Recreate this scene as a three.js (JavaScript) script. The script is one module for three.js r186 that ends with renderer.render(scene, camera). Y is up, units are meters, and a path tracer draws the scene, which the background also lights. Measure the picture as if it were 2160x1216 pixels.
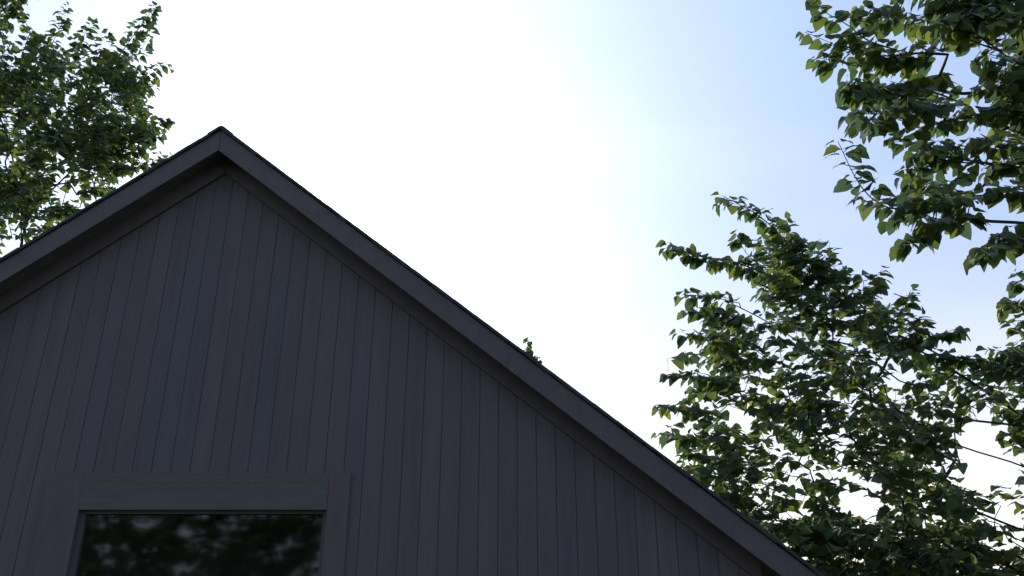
import * as THREE from 'three';
import { mergeGeometries } from 'three/addons/utils/BufferGeometryUtils.js';

// ---------------------------------------------------------------- camera, sky, sun, exposure
const W = 2160, H = 1216, FOV = 40, PITCH = 22 * Math.PI / 180, EYE = new THREE.Vector3(0, 1.6, 0);
const FOCAL = (H / 2) / Math.tan(FOV / 2 * Math.PI / 180);
const scene = new THREE.Scene();
const camera = new THREE.PerspectiveCamera(FOV, W / H, 0.05, 3000);
camera.position.copy(EYE);
camera.lookAt(0, EYE.y + Math.sin(PITCH), -Math.cos(PITCH));

function ray(px, py) {                       // a direction for a place in the photograph
  const x = (px - W / 2) / FOCAL, y = -(py - H / 2) / FOCAL, c = Math.cos(PITCH), s = Math.sin(PITCH);
  return new THREE.Vector3(x, y * c + s, -c + y * s);
}
const SUN = ray(700, 448).normalize();

function mulberry(a) {
  return () => { a |= 0; a = a + 0x6D2B79F5 | 0; let t = Math.imul(a ^ a >>> 15, 1 | a); t = t + Math.imul(t ^ t >>> 7, 61 | t) ^ t; return ((t ^ t >>> 14) >>> 0) / 4294967296; };
}
let rnd = mulberry(7);
const gauss = () => (rnd() + rnd() + rnd() + rnd() - 2) * 0.87;
function hash3(x, y, z) { let h = Math.imul(x, 374761393) ^ Math.imul(y, 668265263) ^ Math.imul(z, 2147483647 ^ 0x5bd1e995); h = Math.imul(h ^ h >>> 13, 1274126177); return ((h ^ h >>> 16) >>> 0) / 4294967296; }
function noise3(x, y, z) {
  const i = Math.floor(x), j = Math.floor(y), k = Math.floor(z), f = x - i, g = y - j, h = z - k;
  const u = f * f * (3 - 2 * f), v = g * g * (3 - 2 * g), w = h * h * (3 - 2 * h), L = (a, b, t) => a + (b - a) * t;
  const c = (a, b, d) => hash3(i + a, j + b, k + d);
  return L(L(L(c(0, 0, 0), c(1, 0, 0), u), L(c(0, 1, 0), c(1, 1, 0), u), v), L(L(c(0, 0, 1), c(1, 0, 1), u), L(c(0, 1, 1), c(1, 1, 1), u), v), w);
}
const fbm = (x, y, z, o = 4) => { let s = 0, a = 0.5; for (let n = 0; n < o; n++) { s += a * noise3(x, y, z); x *= 2.03; y *= 2.03; z *= 2.03; a *= 0.5; } return s; };

{ // clear summer sky: blue above, pale at the horizon, a wide bright aureole round the sun, faint wisps
  const w = 1024, h = 512, d = new Float32Array(w * h * 4);
  for (let j = 0; j < h; j++) for (let i = 0; i < w; i++) {
    const el = ((j + 0.5) / h - 0.5) * Math.PI, az = ((i + 0.5) / w - 0.5) * 2 * Math.PI;
    const y = Math.sin(el), x = Math.cos(el) * Math.cos(az), z = Math.cos(el) * Math.sin(az);
    const g = Math.acos(Math.min(1, x * SUN.x + y * SUN.y + z * SUN.z)) * 180 / Math.PI;
    const e = Math.max(0, el * 180 / Math.PI), hz = Math.exp(-Math.pow(e / 16, 2.2));
    const a = 1.7 * Math.exp(-g / 18) + 5 * Math.exp(-g / 4.5);
    const n = Math.max(0, fbm(x / (y + 0.25) * 1.6, z / (y + 0.25) * 3.2, 5.1, 5) - 0.48) * 0.55 * Math.min(1, e / 8);
    const B = [0.30, 0.475, 0.90], q = Math.max(0, Math.min(1, (130 - g) / 80)), Z = [0.72 + 0.42 * q, 0.86 + 0.28 * q, 1.08 + 0.07 * q], A = [1.0, 0.97, 0.95];
    for (let k = 0; k < 3; k++) d[(j * w + i) * 4 + k] = B[k] + (Z[k] - B[k]) * hz + a * A[k] + n * (1.1 - B[k]);
    d[(j * w + i) * 4 + 3] = 1;
  }
  const sky = new THREE.DataTexture(d, w, h, THREE.RGBAFormat, THREE.FloatType);
  sky.mapping = THREE.EquirectangularReflectionMapping;
  sky.magFilter = THREE.LinearFilter; sky.minFilter = THREE.LinearFilter; sky.needsUpdate = true;
  scene.background = sky; scene.environment = sky;
}
const sun = new THREE.DirectionalLight(new THREE.Color(1, 0.95, 0.86), 5);
sun.position.copy(SUN).multiplyScalar(60);
sun.castShadow = true;
sun.shadow.mapSize.set(4096, 4096);
Object.assign(sun.shadow.camera, { left: -32, right: 32, top: 32, bottom: -32, near: 1, far: 160 });
scene.add(sun); scene.add(sun.target);

const renderer = new THREE.WebGLRenderer({ antialias: true });
renderer.setSize(1024, 576);
renderer.toneMapping = THREE.LinearToneMapping;
renderer.toneMappingExposure = 1;
renderer.shadowMap.enabled = true;

// ---------------------------------------------------------------- helpers
const V = (x, y, z) => new THREE.Vector3(x, y, z);
const at = (px, py, depth) => { const r = ray(px, py); return r.multiplyScalar(depth / -r.z).add(EYE); };   // depth: metres ahead
function project(p) {
  const c = Math.cos(PITCH), s = Math.sin(PITCH), y = p.y - EYE.y, zc = p.z * c - y * s, yc = y * c + p.z * s;
  return [W / 2 + p.x / -zc * FOCAL, H / 2 - yc / -zc * FOCAL, -zc];
}
function tag(o, label, category, group, kind) {
  if (label) o.userData.label = label; if (category) o.userData.category = category;
  if (group) o.userData.group = group; if (kind) o.userData.kind = kind; return o;
}
const count = {};
function numbered(name) { const n = count[name] = (count[name] ?? -1) + 1; return n ? `${name}_${String(n).padStart(3, '0')}` : name; }
function base(name, p) { const g = new THREE.Group(); g.name = numbered(name); g.position.copy(p); scene.add(g); return g; }
function part(name, geometry, material, parent) {
  const m = new THREE.Mesh(geometry, material); m.name = name; m.castShadow = m.receiveShadow = true; parent.add(m); return m;
}
function box(w, h, d, x, y, z) { const g = new THREE.BoxGeometry(w, h, d); g.translate(x, y, z); return g; }

function dataTexture(n, fn, srgb, repeat = 1) {
  const d = new Uint8Array(n * n * 4);
  for (let j = 0; j < n; j++) for (let i = 0; i < n; i++) { const c = fn(i / n, j / n); for (let k = 0; k < 3; k++) d[(j * n + i) * 4 + k] = Math.max(0, Math.min(255, c[k] * 255)); d[(j * n + i) * 4 + 3] = 255; }
  const t = new THREE.DataTexture(d, n, n); t.wrapS = t.wrapT = THREE.RepeatWrapping; t.magFilter = THREE.LinearFilter; t.minFilter = THREE.LinearMipmapLinearFilter; t.generateMipmaps = true;
  t.repeat.set(repeat, repeat); if (srgb) t.colorSpace = THREE.SRGBColorSpace; t.needsUpdate = true; return t;
}
const grainTex = dataTexture(512, (u, v) => {          // grain runs along v, one metre a tile
  const m = Math.min(1, v * 4, (1 - v) * 4), a = fbm(u * 60, v * 14, 1.7, 4), b = 0.47 + m * (fbm(u * 7, v * 6, 9.2, 3) - 0.47), k = 0.62 + 0.3 * a + 0.3 * (b - 0.3);
  return [k, k, k];
});
const barkTex = dataTexture(256, (u, v) => { const k = 0.35 + 0.75 * fbm(u * 22, v * 7, 3.3, 4); return [k, k, k]; });
const shingleTex = dataTexture(256, (u, v) => { const k = 0.45 + 0.6 * fbm(u * 40, v * 40, 8.3, 3); return [k, k, k]; });

const std = (r, g, b, o = {}) => new THREE.MeshStandardMaterial({ color: new THREE.Color().setRGB(r, g, b), roughness: 0.85, ...o });
const wood = (r, g, b) => std(r, g, b, { map: grainTex, bumpMap: grainTex, bumpScale: 0.002, roughness: 0.8 });
const M = {
  plank: [wood(0.122, 0.096, 0.098), wood(0.116, 0.093, 0.096), wood(0.128, 0.099, 0.098), wood(0.119, 0.094, 0.094)],
  trim: wood(0.124, 0.09, 0.086), header: wood(0.112, 0.104, 0.08), soffit: wood(0.18, 0.145, 0.14), dark: std(0.09, 0.075, 0.072),
  shingle: std(0.06, 0.058, 0.06, { map: shingleTex, bumpMap: shingleTex, bumpScale: 0.002, roughness: 0.95 }), metal: std(0.09, 0.09, 0.09, { metalness: 0.4, roughness: 0.5 }),
  stone: std(0.22, 0.21, 0.2, { map: shingleTex }), interior: std(0.12, 0.11, 0.1),
  glass: new THREE.MeshPhysicalMaterial({ color: new THREE.Color().setRGB(0.75, 0.8, 0.8), roughness: 0.045, transmission: 1, thickness: 0, ior: 1.8 }),
  bark: std(0.085, 0.072, 0.06, { map: barkTex, bumpMap: barkTex, bumpScale: 0.012, roughness: 0.95 }),
  twig: std(0.06, 0.05, 0.04, { roughness: 0.9 }),
};
const LEAF = [[0.084, 0.140, 0.034], [0.112, 0.165, 0.034], [0.066, 0.112, 0.040], [0.142, 0.180, 0.034], [0.072, 0.120, 0.050], [0.205, 0.235, 0.040]];
const leafMat = (c) => new THREE.MeshPhysicalMaterial({ color: new THREE.Color().setRGB(...c), roughness: 0.9, transmission: 0.64, thickness: 0, ior: 1.4, specularIntensity: 0.5, side: THREE.DoubleSide });
const leafMats = LEAF.map(leafMat);
const leafAll = leafMat([1, 1, 1]); leafAll.vertexColors = true;

// ---------------------------------------------------------------- ground
{
  const g = new THREE.PlaneGeometry(1600, 1600, 1, 1); g.rotateX(-Math.PI / 2);
  const uv = g.attributes.uv; for (let i = 0; i < uv.count; i++) uv.setXY(i, uv.getX(i) * 400, uv.getY(i) * 400);
  const t = dataTexture(512, (u, v) => { const a = fbm(u * 90, v * 90, 2.2, 3), b = fbm(u * 8, v * 8, 6.2, 3), k = 0.4 + 0.6 * a; return [k * (0.36 + 0.1 * b), k * (0.46 + 0.06 * b), k * 0.24]; }, true);
  tag(part('lawn', g, std(1, 1, 1, { map: t, roughness: 1 }), scene), null, null, null, 'structure');
}

// ---------------------------------------------------------------- the cabin: gable front 8 m ahead, ridge running away from the camera
const RX = -3.444, RY = 6.896, SLOPE = Math.tan(38.01 * Math.PI / 180), CS = Math.cos(38.01 * Math.PI / 180), FRONT = -8.0, DEPTH = 5.4, HALF = 6.55, WALLHALF = 5.9, OVER = 0.34;
const roofY = (x) => RY - Math.abs(x) * SLOPE;         // local x from the ridge
const overRoof = (p, gap) => Math.abs(p.x - RX) < HALF + 0.1 && p.z < FRONT + 0.1 && p.z > FRONT - DEPTH - 0.2 && p.y < roofY(p.x - RX) + gap;
{
  const cabin = base('cabin', V(RX, 0, FRONT));
  tag(cabin, 'dark timber cabin with a steep gable roof silhouetted against the sun', 'cabin');
  const T = 0.035, zw = -OVER;                          // shingle layer; wall face
  const yS = (x, drop) => roofY(x) - drop / CS;         // a line parallel to the roof, that far under it
  // shingle courses, each butt a little proud of the one below
  const courses = [], slopeLen = HALF / CS, nC = 58;
  for (const s of [-1, 1]) for (let i = 0; i < nC; i++) {
    const l0 = i / nC * slopeLen, l1 = (i + 1) / nC * slopeLen, th = T * (0.62 + 0.38 * rnd()), dz = 0.012 * (rnd() - 0.5);
    const g = new THREE.BoxGeometry(l1 - l0 + 0.03, th, DEPTH + 0.02);
    g.rotateZ(-0.012); g.translate((l0 + l1) / 2 + 0.015, -th / 2, -DEPTH / 2 + dz + 0.02);
    g.rotateZ(-Math.atan(SLOPE)); g.translate(0, RY, 0); if (s < 0) g.rotateY(Math.PI).translate(0, 0, -DEPTH + 0.04);
    courses.push(g);
  }
  const sheath = (drop0, drop1, z0, z1, s, x0 = 0, x1 = HALF) => {   // a slab along one slope between two depths under the roof line
    const sh = new THREE.Shape([[x0, drop0], [x1, drop0], [x1, drop1], [x0, drop1]].map(([x, d]) => new THREE.Vector2(s * x, yS(x, d))));
    const g = new THREE.ExtrudeGeometry(sh, { depth: z1 - z0, bevelEnabled: false }); g.translate(0, 0, z0); return g;
  };
  for (const s of [-1, 1]) {
    const roof = part('roof', sheath(T + 0.004, 0.16, -DEPTH, -0.035, s), M.soffit, cabin);
    tag(part('shingles', mergeGeometries(courses.slice(s < 0 ? 0 : nC, s < 0 ? nC : 2 * nC)), M.shingle, roof), null, null, null, 'stuff');
    for (const [a, b] of s < 0 ? [[0.003, 2.9], [2.903, HALF]] : [[0.003, 3.4], [3.403, HALF]]) {
      const fg = sheath(T + 0.002 + 0.003 * rnd(), 0.247 + 0.006 * rnd(), -0.033, 0.002 * rnd(), s, a, b); part('fascia_board', fg, M.trim, cabin);
    }
    part('frieze_board', sheath(0.163, 0.36, zw + 0.03, zw + 0.055, s, 0.003, WALLHALF), M.trim, cabin);
    part('eave_board', box(0.03, 0.2, DEPTH, s * (HALF + 0.016), yS(HALF, 0.13), -DEPTH / 2), M.trim, cabin);
  }
  { // ridge cap, a folded strip with a rounded crown
    const sh = new THREE.Shape(); const w = 0.15;
    sh.moveTo(-w, -w * SLOPE + 0.012); sh.lineTo(-0.05, -0.05 * SLOPE + 0.014); sh.quadraticCurveTo(0, 0.022, 0.05, -0.05 * SLOPE + 0.014); sh.lineTo(w, -w * SLOPE + 0.012); sh.lineTo(w, -w * SLOPE + 0.002); sh.lineTo(0, 0.003); sh.lineTo(-w, -w * SLOPE + 0.002); sh.closePath();
    const g = new THREE.ExtrudeGeometry(sh, { depth: DEPTH + 0.03, bevelEnabled: false, curveSegments: 6 }); g.translate(0, RY, -DEPTH); part('ridge_cap', g, M.metal, cabin);
  }
  // front wall: backing with the window opening, vertical boards over it
  const wx0 = -4.40 - RX, wx1 = -1.885 - RX, wy0 = 0.75, wy1 = 2.523, hy = 2.79;
  const sh = new THREE.Shape([[-WALLHALF, 0], [WALLHALF, 0], [WALLHALF, yS(WALLHALF, 0.165)], [0, yS(0, 0.165)], [-WALLHALF, yS(WALLHALF, 0.165)]].map((p) => new THREE.Vector2(...p)));
  sh.holes.push(new THREE.Path([[wx0, wy0], [wx0, wy1 + 0.02], [wx1, wy1 + 0.02], [wx1, wy0]].map((p) => new THREE.Vector2(...p))));
  const wg = new THREE.ExtrudeGeometry(sh, { depth: 0.14, bevelEnabled: false }); wg.translate(0, 0, zw - 0.14);
  const wall = part('wall', wg, M.dark, cabin);
  for (const s of [-1, 1]) part('wall', box(0.14, yS(WALLHALF, 0.2), DEPTH - OVER - 0.64, s * (WALLHALF - 0.07), yS(WALLHALF, 0.2) / 2, -(DEPTH + OVER - 0.3) / 2 - 0.03), M.dark, cabin);
  { const b = new THREE.Shape(sh.getPoints()); const g = new THREE.ExtrudeGeometry(b, { depth: 0.14, bevelEnabled: false }); g.translate(0, 0, -DEPTH + 0.26); part('wall', g, M.dark, cabin); }
  part('floor', box(2 * WALLHALF - 0.3, 0.1, DEPTH - OVER - 0.64, 0, 0.2, -(DEPTH + OVER - 0.3) / 2 - 0.03), M.interior, cabin);
  part('partition', box(2 * WALLHALF - 0.3, 2.9, 0.08, 0, 1.7, -3.6), M.interior, cabin);
  part('ceiling', box(2 * WALLHALF - 2.4, 0.06, DEPTH - OVER - 0.64, 0, 3.15, -(DEPTH + OVER - 0.3) / 2 - 0.03), M.interior, cabin);
  const BW = 0.2, n = Math.floor(2 * WALLHALF / BW);
  for (let i = 0; i < n; i++) {
    const a = -WALLHALF + i * BW + 0.0015, b = a + BW - 0.003, f = 0.014 + 0.004 * rnd();
    const cut = [];
    const cx0 = wx0 - 0.02, cx1 = wx1 + 0.02;
    if (b > cx0 && a < cx1) cut.push([0.3, wy0 - 0.04], [hy + 0.03, null]); else cut.push([0.3, null]);
    for (const [y0, y1] of cut) {
      const ya = y1 ?? yS(a, 0.30), yb = y1 ?? yS(b, 0.30), pts = [[a, y0], [b, y0], [b, yb]];
      if (y1 === null && a < 0 && b > 0) pts.push([0, yS(0, 0.30)]);
      pts.push([a, ya]); if (ya <= y0 || yb <= y0) continue;
      const g = new THREE.ExtrudeGeometry(new THREE.Shape(pts.map((p) => new THREE.Vector2(...p))), { depth: f - 0.004, bevelEnabled: true, bevelSize: 0.003, bevelThickness: 0.004, bevelSegments: 1, bevelOffset: -0.003 });
      const off = rnd() * 3, uv = g.attributes.uv; for (let k = 0; k < uv.count; k++) uv.setXY(k, uv.getX(k) + off, uv.getY(k) / 6 + off * 1.7);
      g.translate(0, 0, zw + 0.001); part('plank', g, M.plank[Math.floor(rnd() * 4)], wall);
    }
  }
  part('foundation', box(2 * WALLHALF + 0.06, 0.28, 0.2, 0, 0.14, zw - 0.06), M.stone, cabin);
  // the window
  const win = new THREE.Group(); win.name = 'window'; cabin.add(win);
  tag(win, 'wide window mirroring foliage behind the viewer');
  part('casing', box(0.39, hy + 0.1 - wy0, 0.045, wx0 - 0.197, (hy + 0.1 + wy0) / 2, zw + 0.0235), M.trim, win);
  part('casing', box(0.22, hy + 0.1 - wy0, 0.045, wx1 + 0.112, (hy + 0.1 + wy0) / 2, zw + 0.0235), M.trim, win);
  tag(part('header', box(wx1 - wx0, hy - wy1, 0.05, (wx0 + wx1) / 2, (hy + wy1) / 2, zw + 0.0265), M.header, win), 'greenish board above the glass');
  part('cap_board', box(wx1 - wx0, 0.096, 0.045, (wx0 + wx1) / 2, hy + 0.05, zw + 0.0235), M.trim, win);
  part('sill', box(wx1 - wx0 + 0.7, 0.05, 0.12, (wx0 + wx1) / 2, wy0 - 0.03, zw + 0.061), M.trim, win);
  const fr = 0.045;
  part('frame', mergeGeometries([box(fr, wy1 - wy0, 0.06, wx0 + fr / 2, (wy0 + wy1) / 2, zw - 0.05), box(fr, wy1 - wy0, 0.06, wx1 - fr / 2, (wy0 + wy1) / 2, zw - 0.05), box(wx1 - wx0 - 2 * fr, fr, 0.06, (wx0 + wx1) / 2, wy0 + fr / 2, zw - 0.05), box(wx1 - wx0 - 2 * fr, fr, 0.06, (wx0 + wx1) / 2, wy1 - fr / 2 + 0.01, zw - 0.05)]), M.dark, win);
  const pg = new THREE.PlaneGeometry(wx1 - wx0 - 2 * fr, wy1 - wy0 - 2 * fr); pg.translate((wx0 + wx1) / 2, (wy0 + wy1) / 2, zw - 0.05); part('pane', pg, M.glass, win);
}

// ---------------------------------------------------------------- trees
function leafGeometry(k) {                              // unit length along +y, folded along the midrib, drooping tip, uneven margin
  const r = mulberry(100 + k), st = 9, curl = (r() - 0.5) * 0.5, pos = [], idx = [], wid = 0.40 + 0.1 * r(), fold = 0.10 + 0.12 * r(), droop = 0.1 + 0.5 * r(), side = (r() - 0.5) * 0.12;
  for (let i = 0; i < st; i++) {
    const t = i / (st - 1), w = wid * Math.pow(Math.sin(Math.PI * Math.pow(t, 0.66)), 0.68) * (i === 0 || i === st - 1 ? 0 : 1) * (0.93 + 0.14 * r()) + (i === 0 ? 0.015 : 0), z = -droop * t * t, x = side * t * t;
    const j1 = (r() - 0.5) * 0.08, j2 = (r() - 0.5) * 0.08, q = i > 0 && i < st - 1 ? 1 : 0;
    pos.push(x - w, t - q * (0.04 + j1), z + fold * w * 1.6 + q * j2 * 0.4 + curl * w * t, x, t, z, x + w, t - q * (0.04 - j1), z + fold * w * 1.6 - q * j2 * 0.4 - curl * w * t * 0.6);
    if (i) { const a = (i - 1) * 3, b = i * 3; idx.push(a, a + 1, b + 1, a, b + 1, b, a + 1, a + 2, b + 2, a + 1, b + 2, b + 1); }
  }
  // petiole
  const n = pos.length / 3; pos.push(-0.012, 0, 0, 0.012, 0, 0, 0, -0.4, 0.05); idx.push(n, n + 2, n + 1);
  const g = new THREE.BufferGeometry(); g.setAttribute('position', new THREE.Float32BufferAttribute(pos, 3)); g.setIndex(idx); g.computeVertexNormals(); return g;
}
const leafGeos = Array.from({ length: 12 }, (_, k) => leafGeometry(k));

function tube(pts, rad, sides) {
  const pos = [], idx = [], uv = [], n = pts.length; let up = V(0.31, 0.2, 0.93), len = 0;
  for (let i = 0; i < n; i++) {
    const d = pts[Math.min(n - 1, i + 1)].clone().sub(pts[Math.max(0, i - 1)]).normalize();
    const a = up.clone().addScaledVector(d, -up.dot(d)).normalize(), b = d.clone().cross(a); up = a;
    if (i) len += pts[i].distanceTo(pts[i - 1]);
    for (let k = 0; k <= sides; k++) { const t = k / sides * 2 * Math.PI, p = pts[i].clone().addScaledVector(a, Math.cos(t) * rad[i]).addScaledVector(b, Math.sin(t) * rad[i]); pos.push(p.x, p.y, p.z); uv.push(k / sides, len); }
  }
  for (let i = 0; i < n - 1; i++) for (let k = 0; k < sides; k++) { const a = i * (sides + 1) + k, b = a + sides + 1; idx.push(a, a + 1, b + 1, a, b + 1, b); }
  const g = new THREE.BufferGeometry(); g.setAttribute('position', new THREE.Float32BufferAttribute(pos, 3)); g.setAttribute('uv', new THREE.Float32BufferAttribute(uv, 2)); g.setIndex(idx); g.computeVertexNormals(); return g;
}
const resample = (pts, step) => { const c = new THREE.CatmullRomCurve3(pts, false, 'centripetal'), n = Math.max(2, Math.ceil(c.getLength() / step)); return c.getSpacedPoints(n); };

class Tree {
  constructor(name, label, category, foot, leafLen, seed) { rnd = mulberry(seed); Object.assign(this, { name, label, category, foot, leafLen, nodes: [], chains: [], leaves: [], shoots: [], ok: () => true }); }
  add(pts, parent, kind) {                              // a chain of nodes
    const ids = []; let prev = parent;
    for (const p of pts) { const id = this.nodes.length; this.nodes.push({ p, parent: prev, w: 0, kind }); ids.push(id); prev = id; }
    this.chains.push({ ids, parent, kind }); return ids;
  }
  nearest(p) { let b = 0, bd = 1e9; this.nodes.forEach((n, i) => { const d = n.p.distanceToSquared(p); if (d < bd) { bd = d; b = i; } }); return [b, Math.sqrt(bd)]; }
  trunk(pts) { this.add(resample(pts, 0.3), -1, 'trunk'); }
  limb(pts) { const [i] = this.nearest(pts[0]); this.add(resample([this.nodes[i].p.clone(), ...pts.slice(1)], 0.25).slice(1), i, 'limb'); }
  // a leafy shoot along a path; side > 0 grows side twigs of that length
  shoot(pts, side = 0, dens = 1, big = 1) { this.shoots.push({ pts, side, dens, big }); }
  leafOn(p, dir, sgn, big) {
    if (!this.ok(p)) return;
    const L = this.leafLen * big * (0.58 + 0.72 * Math.sqrt(rnd()));
    const out = V(-dir.z, 0, dir.x).multiplyScalar(sgn).add(V(gauss(), gauss(), gauss()).multiplyScalar(0.45)).addScaledVector(dir, 0.55).add(V(0, -0.30, 0)).normalize();
    const nrm = V(gauss() * 0.75, 0.8 + 0.3 * gauss(), gauss() * 0.75 + 0.15);
    const x = out.clone().cross(nrm).normalize(), z = x.clone().cross(out);
    const q = new THREE.Quaternion().setFromRotationMatrix(new THREE.Matrix4().makeBasis(x, out, z));
    const pos = p.clone().addScaledVector(out, L * 0.35);
    this.leaves.push({ pos, q, L, v: Math.floor(rnd() * 12), m: rnd() < 0.1 ? 5 : Math.floor(rnd() * 5), t: 0.85 + 0.3 * rnd() });
  }
  leafy(pts, dens, big) {
    const len = pts.reduce((s, p, i) => i ? s + p.distanceTo(pts[i - 1]) : 0, 0), c = new THREE.CatmullRomCurve3(pts), n = Math.max(3, Math.round(len / (this.leafLen * 0.42) * dens));
    for (let i = 0; i < n; i++) { const t = Math.min(1, (i + 0.4 + 0.4 * rnd()) / n); this.leafOn(c.getPoint(t), c.getTangent(t), i % 2 ? 1 : -1, big * (t > 0.85 ? 0.75 : 1)); }
    this.leafOn(pts[pts.length - 1].clone(), c.getTangent(1), 0.1, big * 0.7);
  }
  grow() {
    const o = this.nodes[Math.min(this.nodes.length - 1, 8)].p.clone();
    this.shoots.sort((a, b) => a.pts[0].distanceTo(o) - b.pts[0].distanceTo(o));
    for (const s of this.shoots) {
      let [i, d] = this.nearest(s.pts[0]); const from = this.nodes[i].p;
      let pts = resample(s.pts, 0.12); let pre = [];
      if (d > 0.1) { const mid = from.clone().lerp(s.pts[0], 0.5).add(V(gauss(), gauss() + 0.3, gauss()).multiplyScalar(d * 0.1)); pre = resample([from.clone(), mid, s.pts[0].clone()], 0.2).slice(1, -1); }
      const ids = this.add([...pre, ...pts], i, 'twig'); if (pre.length > 1) this.leafy(pre, 0.4, s.big);
      this.leafy(pts, s.dens, s.big);
      if (s.side) for (let k = 1; k < pts.length - 1; k++) {
        if (rnd() < 0.25) continue;
        const t = k / pts.length, dir = pts[Math.min(pts.length - 1, k + 1)].clone().sub(pts[k - 1]).normalize(), sg = k % 2 ? 1 : -1;
        const out = dir.clone().multiplyScalar(0.7).add(V(-dir.z, 0, dir.x).multiplyScalar(sg * 0.7)).add(V(gauss() * 0.6, gauss() * 0.6 + 0.05, gauss() * 0.6)).normalize();
        const L = s.side * (0.5 + 0.7 * rnd()) * (1.15 - 0.75 * t), e = pts[k].clone().addScaledVector(out, L).add(V(0, -L * 0.1, 0));
        const tw = resample([pts[k].clone(), pts[k].clone().addScaledVector(out, L * 0.5), e], 0.12).slice(1);
        this.add(tw, ids[pre.length + k], 'twig'); this.leafy([pts[k], ...tw], s.dens, s.big);
      }
    }
    const N = this.nodes, kids = N.map(() => 0);
    for (let i = N.length - 1; i >= 0; i--) { const n = N[i]; if (!n.w) n.w = Math.pow(0.003, 2); n.r = Math.max(0.003, Math.sqrt(n.w)); if (n.parent >= 0) N[n.parent].w += n.w * (kids[n.parent]++ ? 1 : 1.0); }
    const root = base(this.name, this.foot); tag(root, this.label, this.category, this.group);
    const twigs = [];
    for (const c of this.chains) {
      const pts = [], rad = [];
      if (c.parent >= 0) { pts.push(N[c.parent].p); rad.push(Math.min(N[c.parent].r, N[c.ids[0]].r * 1.1)); }
      for (const i of c.ids) { pts.push(N[i].p); rad.push(N[i].r * (c.kind === 'trunk' && i < 3 ? 1.35 - 0.15 * i : 1)); }
      if (pts.length < 2) continue;
      const g = tube(pts, rad, c.kind === 'twig' ? 4 : 10); g.translate(-this.foot.x, -this.foot.y, -this.foot.z);
      if (c.kind === 'twig') twigs.push(g); else part(c.kind, g, M.bark, root);
    }
    tag(part('twigs', mergeGeometries(twigs), M.twig, root), null, null, null, 'stuff');
    // the leaves that show largest are meshes of their own
    const seen = [];
    for (const l of this.leaves) {
      const [px, py, d] = project(l.pos);
      const behind = py > 272 + 0.7425 * Math.max(0, px - 470) - 0 && px > 470 && px < 1800 || px <= 470 && py > 272 + 0.587 * (470 - px);
      if (d > 0 && px > -8 && px < W + 8 && py > -8 && py < H + 8 && !(behind && l.pos.z < FRONT)) seen.push([l.L / d, l]);
    }
    seen.sort((a, b) => b[0] - a[0]);
    const own = new Set(seen.slice(0, 300).map((s) => s[1]));
    const P = [], Nn = [], C = [], I = [], v = V(), nm = V();
    for (const l of this.leaves) {
      const p = l.pos.clone().sub(this.foot);
      if (own.has(l)) { const m = part('leaf', leafGeos[l.v], leafMats[l.m], root); m.position.copy(p); m.quaternion.copy(l.q); m.scale.setScalar(l.L); continue; }
      const g = leafGeos[l.v], gp = g.attributes.position, gn = g.attributes.normal, o = P.length / 3, c = LEAF[l.m];
      for (let i = 0; i < gp.count; i++) { v.fromBufferAttribute(gp, i).multiplyScalar(l.L).applyQuaternion(l.q).add(p); nm.fromBufferAttribute(gn, i).applyQuaternion(l.q); P.push(v.x, v.y, v.z); Nn.push(nm.x, nm.y, nm.z); C.push(c[0] * l.t, c[1] * l.t, c[2] * l.t); }
      for (let i = 0; i < g.index.count; i++) I.push(g.index.getX(i) + o);
    }
    if (I.length) {
      const g = new THREE.BufferGeometry(); g.setAttribute('position', new THREE.Float32BufferAttribute(P, 3)); g.setAttribute('normal', new THREE.Float32BufferAttribute(Nn, 3)); g.setAttribute('color', new THREE.Float32BufferAttribute(C, 3)); g.setIndex(I);
      tag(part('crown', g, leafAll, root), null, null, null, 'stuff');
    }
    console.log(this.name, 'leaves', this.leaves.length, 'own', own.size, 'nodes', N.length, 'trunk r', N[0].r.toFixed(3));
  }
}
function inside(poly, x, y) { let c = false; for (let i = 0, j = poly.length - 1; i < poly.length; j = i++) { const [a, b] = poly[i], [d, e] = poly[j]; if (b > y !== e > y && x < (d - a) * (y - b) / (e - b) + a) c = !c; } return c; }
// leafy shoots through a volume whose outline is given in the photograph and which reaches from d0 to d1 metres
function fill(tree, poly, n, d0, d1, len, heading, opt = {}) {
  const xs = poly.map((p) => p[0]), ys = poly.map((p) => p[1]), x0 = Math.min(...xs), x1 = Math.max(...xs), y0 = Math.min(...ys), y1 = Math.max(...ys);
  for (let k = 0, tries = 0; k < n && tries < n * 60; tries++) {
    const px = x0 + (x1 - x0) * rnd(), py = y0 + (y1 - y0) * rnd();
    if (!inside(poly, px, py)) continue;
    const d = d0 + (d1 - d0) * rnd(), p = at(px, py, d);
    if (noise3(p.x * 1.1 + 40, p.y * 1.3, p.z * 1.1) < (opt.clump ?? 0.3) * (0.6 + 0.8 * rnd())) continue;
    if (opt.gaps?.some(([gx, gy, r, keep]) => (px - gx) ** 2 + (py - gy) ** 2 < r * r * 1.9 && rnd() > (keep ?? 0.08))) continue;
    if (p.y < 0.5 || overRoof(p, 0.25)) continue;
    const dir = heading.clone().add(V(gauss(), gauss() * 0.7, gauss()).multiplyScalar(opt.spread ?? 0.8)).normalize(), L = len * (0.6 + 0.7 * rnd());
    const mid = p.clone().addScaledVector(dir, -L * 0.5), b = p.clone().addScaledVector(dir, -L).add(V(0, -L * 0.15, 0));
    tree.shoot([b, mid, p], opt.side ?? 0, opt.dens ?? 1, opt.big ?? 1); k++;
  }
}
const path = (list, d0, d1) => list.map(([x, y], i) => at(x, y, d0 + (d1 - d0) * i / (list.length - 1)));   // from base to tip

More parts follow.
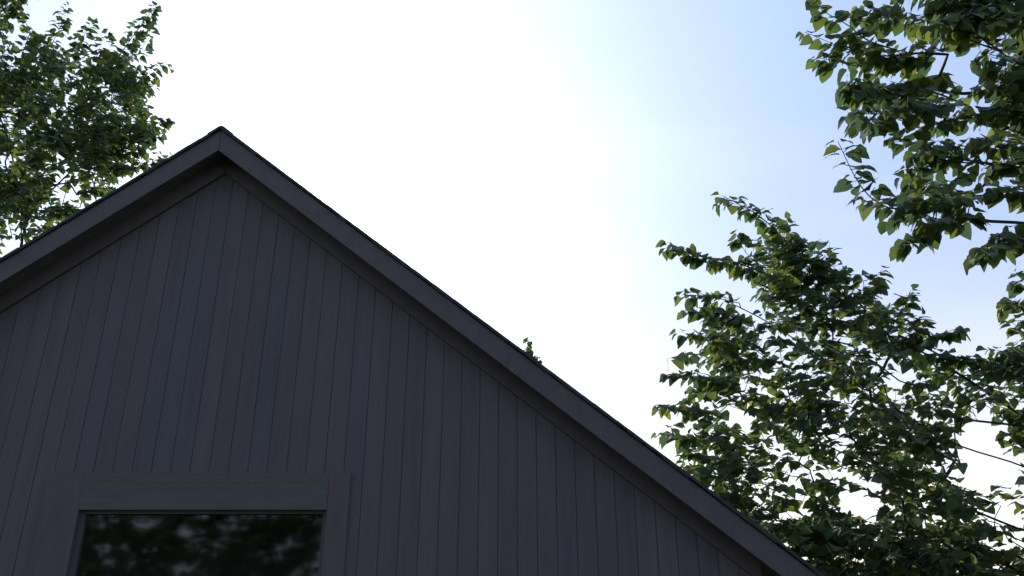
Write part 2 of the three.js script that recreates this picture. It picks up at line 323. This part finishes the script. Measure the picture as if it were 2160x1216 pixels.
// ---- right-hand tree, its crown over the right slope of the roof
{
  const t = new Tree('broadleaf_tree', 'leafy tree right of the cabin, its ragged crown rising above the right roof slope', 'tree', V(9.0, 0, -11.6), 0.158, 11);
  t.ok = (p) => !overRoof(p, 0.08);
  const f = t.foot;
  t.trunk([f.clone(), f.clone().add(V(-0.05, 1.2, 0.05)), f.clone().add(V(-0.15, 2.4, 0)), f.clone().add(V(0, 4, 0.1)), f.clone().add(V(0.25, 5.6, 0)), f.clone().add(V(0.2, 7.2, 0.1))]);
  t.limb([f.clone().add(V(-0.1, 1.9, 0)), ...path([[2290, 960], [2160, 880], [2040, 800], [1950, 745], [1870, 705], [1740, 600], [1680, 530]], 11.4, 10.6)]);
  t.limb([f.clone().add(V(-0.1, 1.6, 0)), ...path([[2290, 1050], [2160, 985], [2000, 930], [1800, 800], [1620, 680], [1500, 620]], 11.5, 11.0)]);
  t.limb([f.clone().add(V(-0.1, 1.3, 0)), ...path([[2290, 1160], [2160, 1120], [1900, 1010], [1650, 900], [1500, 840]], 11.7, 12.0)]);
  t.limb([f.clone().add(V(-0.1, 2.0, 0)), ...path([[2270, 920], [2160, 900], [2000, 880], [1880, 850], [1760, 830]], 11.2, 10.4)]);
  t.limb([f.clone().add(V(0, 3, 0)), ...path([[2300, 760], [2220, 690], [2170, 620]], 11.6, 11.2)]);
  // the shoots that make the outline
  const o = [
    [[[1690, 560], [1650, 500], [1600, 455], [1522, 412]], 0.30], [[[1720, 590], [1670, 530], [1640, 470]], 0.32], [[[1620, 580], [1540, 550], [1470, 540], [1410, 512]], 0.26],
    [[[1620, 570], [1575, 535], [1552, 492]], 0.22], [[[1790, 640], [1760, 580], [1740, 538]], 0.26], [[[1760, 660], [1730, 600], [1690, 550]], 0.3], [[[1800, 660], [1830, 610], [1862, 568]], 0.26], [[[1870, 710], [1900, 660], [1922, 612]], 0.16],
    [[[1900, 720], [1960, 710], [2030, 692]], 0.18], [[[1880, 740], [1930, 700], [1945, 670]], 0.2], [[[1560, 640], [1490, 625], [1438, 622]], 0.2], [[[1540, 720], [1480, 710], [1432, 700]], 0.14], [[[1560, 800], [1480, 795], [1412, 790]], 0.2],
    [[[1520, 870], [1450, 862], [1396, 858]], 0.14], [[[1520, 930], [1450, 920], [1390, 915]], 0.15], [[[1580, 680], [1510, 660], [1445, 660]], 0.16], [[[2200, 700], [2160, 650], [2115, 640]], 0.2], [[[2230, 680], [2190, 620], [2145, 575]], 0.2],
    [[[2160, 790], [2090, 765], [1975, 750]], 0.16], [[[2200, 800], [2140, 750], [2085, 735]], 0.2], [[[2240, 780], [2180, 720], [2135, 680]], 0.24],
  ];
  for (const [l, s] of o) t.shoot(path(l, 10.9, 10.5), s, 1.15);
  const gaps = [[1540, 600, 52], [2040, 905, 48], [2060, 960, 50], [1990, 850, 30], [1650, 965, 34, 0.2], [1725, 985, 30, 0.2], [1640, 1035, 44, 0.2], [1790, 1010, 40, 0.2], [1820, 1040, 36, 0.2], [2105, 1040, 55, 0.2], [2130, 1090, 50, 0.2], [1905, 775, 26], [1600, 720, 26, 0.3], [1690, 680, 20, 0.3], [1470, 780, 22, 0.2], [1560, 790, 20, 0.3], [2080, 830, 36, 0.2], [1980, 985, 30, 0.3], [1745, 940, 22, 0.3]];
  const crown = [[1570, 560], [1640, 520], [1700, 560], [1790, 620], [1850, 640], [1880, 690], [1960, 760], [2060, 780], [2130, 720], [2300, 640], [2340, 1240], [1640, 1240], [1560, 1120], [1440, 980], [1440, 860], [1450, 760], [1470, 660]];
  fill(t, [[1600, 500], [1680, 470], [1800, 600], [1860, 660], [1700, 690], [1560, 590]], 70, 10.4, 12, 0.45, V(-0.6, 0.35, 0.1), { clump: 0.1 });
  fill(t, crown, 820, 10.2, 13.4, 0.5, V(-0.6, 0.35, 0.1), { gaps, clump: 0.36, dens: 1.1 });
  fill(t, [[1560, 1060], [2200, 1120], [2300, 1300], [1700, 1300]], 130, 10.4, 13, 0.5, V(-0.6, 0.3, 0.1), { clump: 0.4, gaps });
  fill(t, [[2230, 300], [2700, 300], [2700, 1200], [2230, 1200]], 170, 10, 13.4, 0.6, V(0.2, 0.4, 0), { clump: 0.3 });
  t.grow();
}

// ---- near tree whose branches hang in from the upper right
{
  const t = new Tree('overhanging_tree', 'near tree reaching into the upper right corner with large green leaves on drooping branches', 'tree', V(6.6, 0, -6.2), 0.126, 23);
  const f = t.foot;
  t.trunk([f.clone(), f.clone().add(V(0.05, 1.5, 0)), f.clone().add(V(-0.05, 3, 0.1)), f.clone().add(V(-0.2, 4.4, 0.05)), f.clone().add(V(-0.3, 5.8, 0)), f.clone().add(V(-0.5, 7, 0))]);
  t.limb([f.clone().add(V(0, 3.2, 0)), ...path([[2420, 520], [2300, 490], [2160, 471], [2060, 466], [1990, 462]], 6.3, 6.0)]);
  t.limb([f.clone().add(V(0, 3.8, 0)), ...path([[2420, 420], [2250, 370], [2100, 346], [2030, 338], [1960, 325]], 6.4, 6.2)]);
  t.limb([f.clone().add(V(-0.1, 4.3, 0)), ...path([[2400, 330], [2220, 300], [2085, 256], [2010, 220], [1940, 190], [1880, 172]], 6.3, 5.9)]);
  t.limb([f.clone().add(V(-0.1, 4.9, 0)), ...path([[2420, 200], [2260, 180], [2110, 110], [2060, 70], [1980, 30]], 6.3, 6.1)]);
  t.limb([f.clone().add(V(-0.1, 4.2, 0)), ...path([[2420, 430], [2260, 440], [2120, 415], [2040, 412]], 6.2, 5.9)]);
  const S = [
    [[[1890, 105], [1830, 85], [1785, 50], [1740, 25], [1712, 0]], 0.12], [[[2000, 115], [1940, 112], [1860, 118], [1790, 105], [1740, 85], [1698, 68]], 0.16], [[[1880, 130], [1810, 140], [1760, 128], [1722, 122]], 0.10], [[[1960, 120], [1900, 125], [1850, 110]], 0.16],
    [[[1960, 45], [1900, 35], [1850, 32], [1815, 18]], 0.14], [[[2000, 195], [1930, 178], [1860, 185], [1790, 172]], 0.16], [[[1960, 190], [1880, 200], [1830, 205], [1792, 185]], 0.12], [[[2010, 225], [1930, 222], [1860, 240], [1790, 238]], 0.13], [[[1900, 240], [1850, 262], [1815, 258]], 0.1],
    [[[2050, 412], [1960, 430], [1880, 440], [1835, 415], [1805, 375], [1785, 335], [1768, 298]], 0.15], [[[1960, 440], [1900, 438], [1850, 425]], 0.14], [[[2030, 335], [1960, 320], [1880, 290]], 0.16], [[[2080, 345], [2000, 340], [1950, 325], [1905, 305]], 0.15],
    [[[2060, 466], [1990, 462], [1945, 490], [1902, 518]], 0.10], [[[2060, 462], [1990, 470], [1930, 455]], 0.14], [[[2250, 490], [2170, 500], [2110, 518], [2066, 540]], 0.13], [[[2220, 470], [2150, 495], [2110, 500]], 0.13],
    [[[2050, 415], [1990, 390], [1935, 375], [1890, 365]], 0.15], [[[2060, 420], [2000, 425], [1940, 395]], 0.15], [[[2120, 110], [2060, 90], [1990, 60], [1930, 55]], 0.2], [[[2100, 60], [2030, 30], [1960, 15]], 0.2], [[[2160, 40], [2080, 20], [1990, 0], [1900, -20]], 0.2], [[[2130, 20], [2040, 40], [1960, 50]], 0.2],
    [[[2200, 150], [2130, 130], [2090, 120]], 0.2], [[[2200, 200], [2130, 190], [2070, 180]], 0.2], [[[2220, 260], [2150, 240], [2090, 220]], 0.2], [[[2220, 310], [2140, 300], [2060, 290]], 0.2], [[[2220, 350], [2140, 345], [2090, 360]], 0.18], [[[2220, 410], [2150, 400], [2080, 390]], 0.18], [[[2090, 260], [2030, 250], [1960, 265]], 0.18], [[[2060, 320], [1990, 310], [1930, 330]], 0.16], [[[2010, 220], [1950, 210], [1900, 205]], 0.16],
  ];
  for (const [l, s] of S) t.shoot(path(l, 6.2 + 0.5 * gauss(), 5.9 + 0.4 * gauss()), s * 1.15, 1.15);
  fill(t, [[1960, -10], [2120, -10], [2120, 50], [2010, 60]], 22, 5.8, 6.8, 0.3, V(-0.8, 0.1, 0.1), { clump: 0, side: 0.14 });
  fill(t, [[2090, 90], [2200, 60], [2200, 330], [2100, 330]], 26, 5.8, 6.9, 0.3, V(-0.8, 0.1, 0.1), { clump: 0.1, side: 0.14, gaps: [[2075, 285, 28]] });
  fill(t, [[2200, -500], [2800, -500], [2800, 460], [2200, 460]], 170, 5.4, 8, 0.5, V(-0.2, 0.3, 0.1), { clump: 0.25, side: 0.16 });
  fill(t, [[1900, -500], [2200, -500], [2200, -40], [2000, -40]], 50, 5.6, 7.5, 0.5, V(-0.5, 0.2, 0.1), { clump: 0.3, side: 0.16 });
  t.grow();
}

// ---- tree behind the left slope of the roof
{
  const t = new Tree('tall_tree', 'tall dark tree behind the left roof slope, filling the upper left corner', 'tree', V(-11.2, 0, -17.5), 0.175, 37);
  const f = t.foot;
  t.trunk([f.clone(), f.clone().add(V(0.1, 3, 0)), f.clone().add(V(-0.1, 6, 0.1)), f.clone().add(V(0.1, 8.5, 0)), f.clone().add(V(0, 11, 0)), f.clone().add(V(0.2, 13, 0))]);
  t.limb([f.clone().add(V(0, 5, 0)), ...path([[60, 460], [120, 390], [200, 320], [280, 270]], 17.3, 16.6)]);
  t.limb([f.clone().add(V(0, 7, 0)), ...path([[60, 330], [130, 240], [210, 170], [260, 100]], 17.4, 17)]);
  t.limb([f.clone().add(V(0, 8, 0)), ...path([[0, 250], [-80, 150], [-120, 60]], 17.6, 18)]);
  t.limb([f.clone().add(V(0, 6, 0)), ...path([[80, 380], [160, 320], [240, 230], [310, 170]], 17.2, 16.4)]);
  const S = [
    [[[230, 150], [270, 90], [300, 50], [328, 14]], 0.32], [[[250, 200], [300, 160], [352, 132]], 0.34], [[[240, 230], [290, 205], [330, 180]], 0.3], [[[260, 290], [310, 270], [355, 252]], 0.28], [[[250, 310], [300, 290], [342, 282]], 0.26], [[[230, 330], [270, 318], [304, 308]], 0.24],
    [[[230, 360], [300, 345], [366, 328]], 0.16], [[[110, 90], [130, 50], [140, 12]], 0.3], [[[60, 60], [40, 20], [50, -20]], 0.3], [[[160, 120], [175, 80], [190, 48]], 0.26], [[[200, 130], [212, 95], [225, 68]], 0.24], [[[210, 370], [250, 355], [282, 350]], 0.24], [[[160, 410], [200, 400], [235, 395]], 0.24], [[[90, 450], [130, 445], [165, 440]], 0.24], [[[40, 500], [70, 495], [98, 490]], 0.24],
    [[[20, 60], [10, 10], [20, -40]], 0.3], [[[280, 130], [300, 100], [318, 60]], 0.26],
  ];
  for (const [l, s] of S) t.shoot(path(l, 17, 16.6), s, 1.1);
  const crown = [[-40, 30], [30, 40], [90, 70], [150, 90], [200, 130], [260, 110], [285, 90], [290, 140], [320, 160], [310, 200], [335, 260], [300, 300], [260, 340], [210, 390], [140, 440], [70, 495], [-20, 540], [-60, 540]];
  fill(t, crown, 560, 15.6, 19, 0.6, V(0.5, 0.45, 0.15), { clump: 0.5, dens: 1.05, gaps: [[20, 90, 30, 0.2], [60, 120, 24, 0.2], [20, 500, 50, 0.2], [60, 460, 30, 0.2], [130, 350, 24, 0.3], [200, 360, 26, 0.3], [145, 400, 20, 0.3], [250, 200, 16, 0.3], [20, 330, 20, 0.3], [290, 330, 22, 0.1], [150, 60, 16, 0.2]] });
  fill(t, [[-420, -200], [-40, -160], [-40, 520], [-420, 560]], 320, 15.6, 19.5, 0.7, V(-0.2, 0.5, 0.1), { clump: 0.32 });
  fill(t, [[-300, -420], [60, -420], [140, -40], [-300, -60]], 170, 16, 19, 0.7, V(0.2, 0.6, 0.1), { clump: 0.32 });
  t.grow();
}

// ---- slender young tree behind the cabin, its top just clears the right slope
{
  const top = at(1112, 716, 15.5), t = new Tree('young_tree', 'tip of a slender young tree peeping over the middle of the right roof slope', 'tree', V(top.x + 0.1, 0, -15.5), 0.10, 53);
  const f = t.foot;
  t.trunk([f.clone(), f.clone().add(V(0.05, 2, 0)), f.clone().add(V(-0.04, 4.4, 0.03)), V(top.x - 0.01, top.y - 0.6, -15.5)]);
  t.shoot([V(top.x, top.y - 0.62, -15.5), V(top.x + 0.02, top.y - 0.3, -15.5), top.clone()], 0.12, 0.9, 1.2);
  t.shoot(path([[1108, 790], [1122, 758], [1112, 744], [1098, 742]], 15.5, 15.4), 0.14, 1.3, 1.3);
  t.shoot(path([[1112, 790], [1126, 770], [1136, 756]], 15.5, 15.4), 0.14, 1.3, 1.3);
  for (let k = 0; k < 40; k++) { const y = 1.8 + 4.1 * rnd(), a = rnd() * 6.28, r = 0.5 + (6.4 - y) * 0.2, c = V(f.x, y - 0.2, f.z); t.shoot([c, c.clone().add(V(Math.cos(a) * r * 0.5, 0.15, Math.sin(a) * r * 0.5)), c.clone().add(V(Math.cos(a) * r, 0.1, Math.sin(a) * r))], 0.18, 0.9); }
  t.grow();
}

// ---- tree behind the viewer that the window mirrors
{
  const t = new Tree('garden_tree', 'loose green tree behind the viewer, seen only as a reflection in the cabin window', 'tree', V(-9.4, 0, 9.5), 0.23, 71);
  const f = t.foot;
  t.trunk([f.clone(), f.clone().add(V(0.05, 1.5, 0)), f.clone().add(V(-0.1, 3.5, 0)), f.clone().add(V(0.1, 5.5, 0)), f.clone().add(V(0, 7.2, 0))]);
  for (let k = 0; k < 9; k++) { const a = k * 2.4, y = 1.3 + k * 0.55, r = 3.4 - 0.2 * k; t.limb([f.clone().add(V(0, y, 0)), f.clone().add(V(Math.cos(a) * r * 0.5, y + 0.7, Math.sin(a) * r * 0.4)), f.clone().add(V(Math.cos(a) * r, y + 1.3, Math.sin(a) * r * 0.8))]); }
  for (let k = 0, tries = 0; k < 1300 && tries < 14000; tries++) {
    const a = rnd() * 6.28, u = Math.pow(rnd(), 0.4), y = 1.2 + 6.8 * rnd(), r = u * 4.6 * Math.sqrt(Math.max(0.05, 1 - ((y - 3.6) / 4.6) ** 2)), p = f.clone().add(V(Math.cos(a) * r, y, Math.sin(a) * r * 0.8));
    if (noise3(p.x * 0.75 + 9, p.y * 0.9, p.z * 0.75) < 0.36) continue;
    const d = V(Math.cos(a) + gauss() * 0.5, 0.4 + gauss() * 0.5, Math.sin(a) + gauss() * 0.5).normalize(); t.shoot([p.clone().addScaledVector(d, -0.7), p.clone().addScaledVector(d, -0.35), p], 0, 1); k++;
  }
  t.grow();
}

renderer.render(scene, camera);
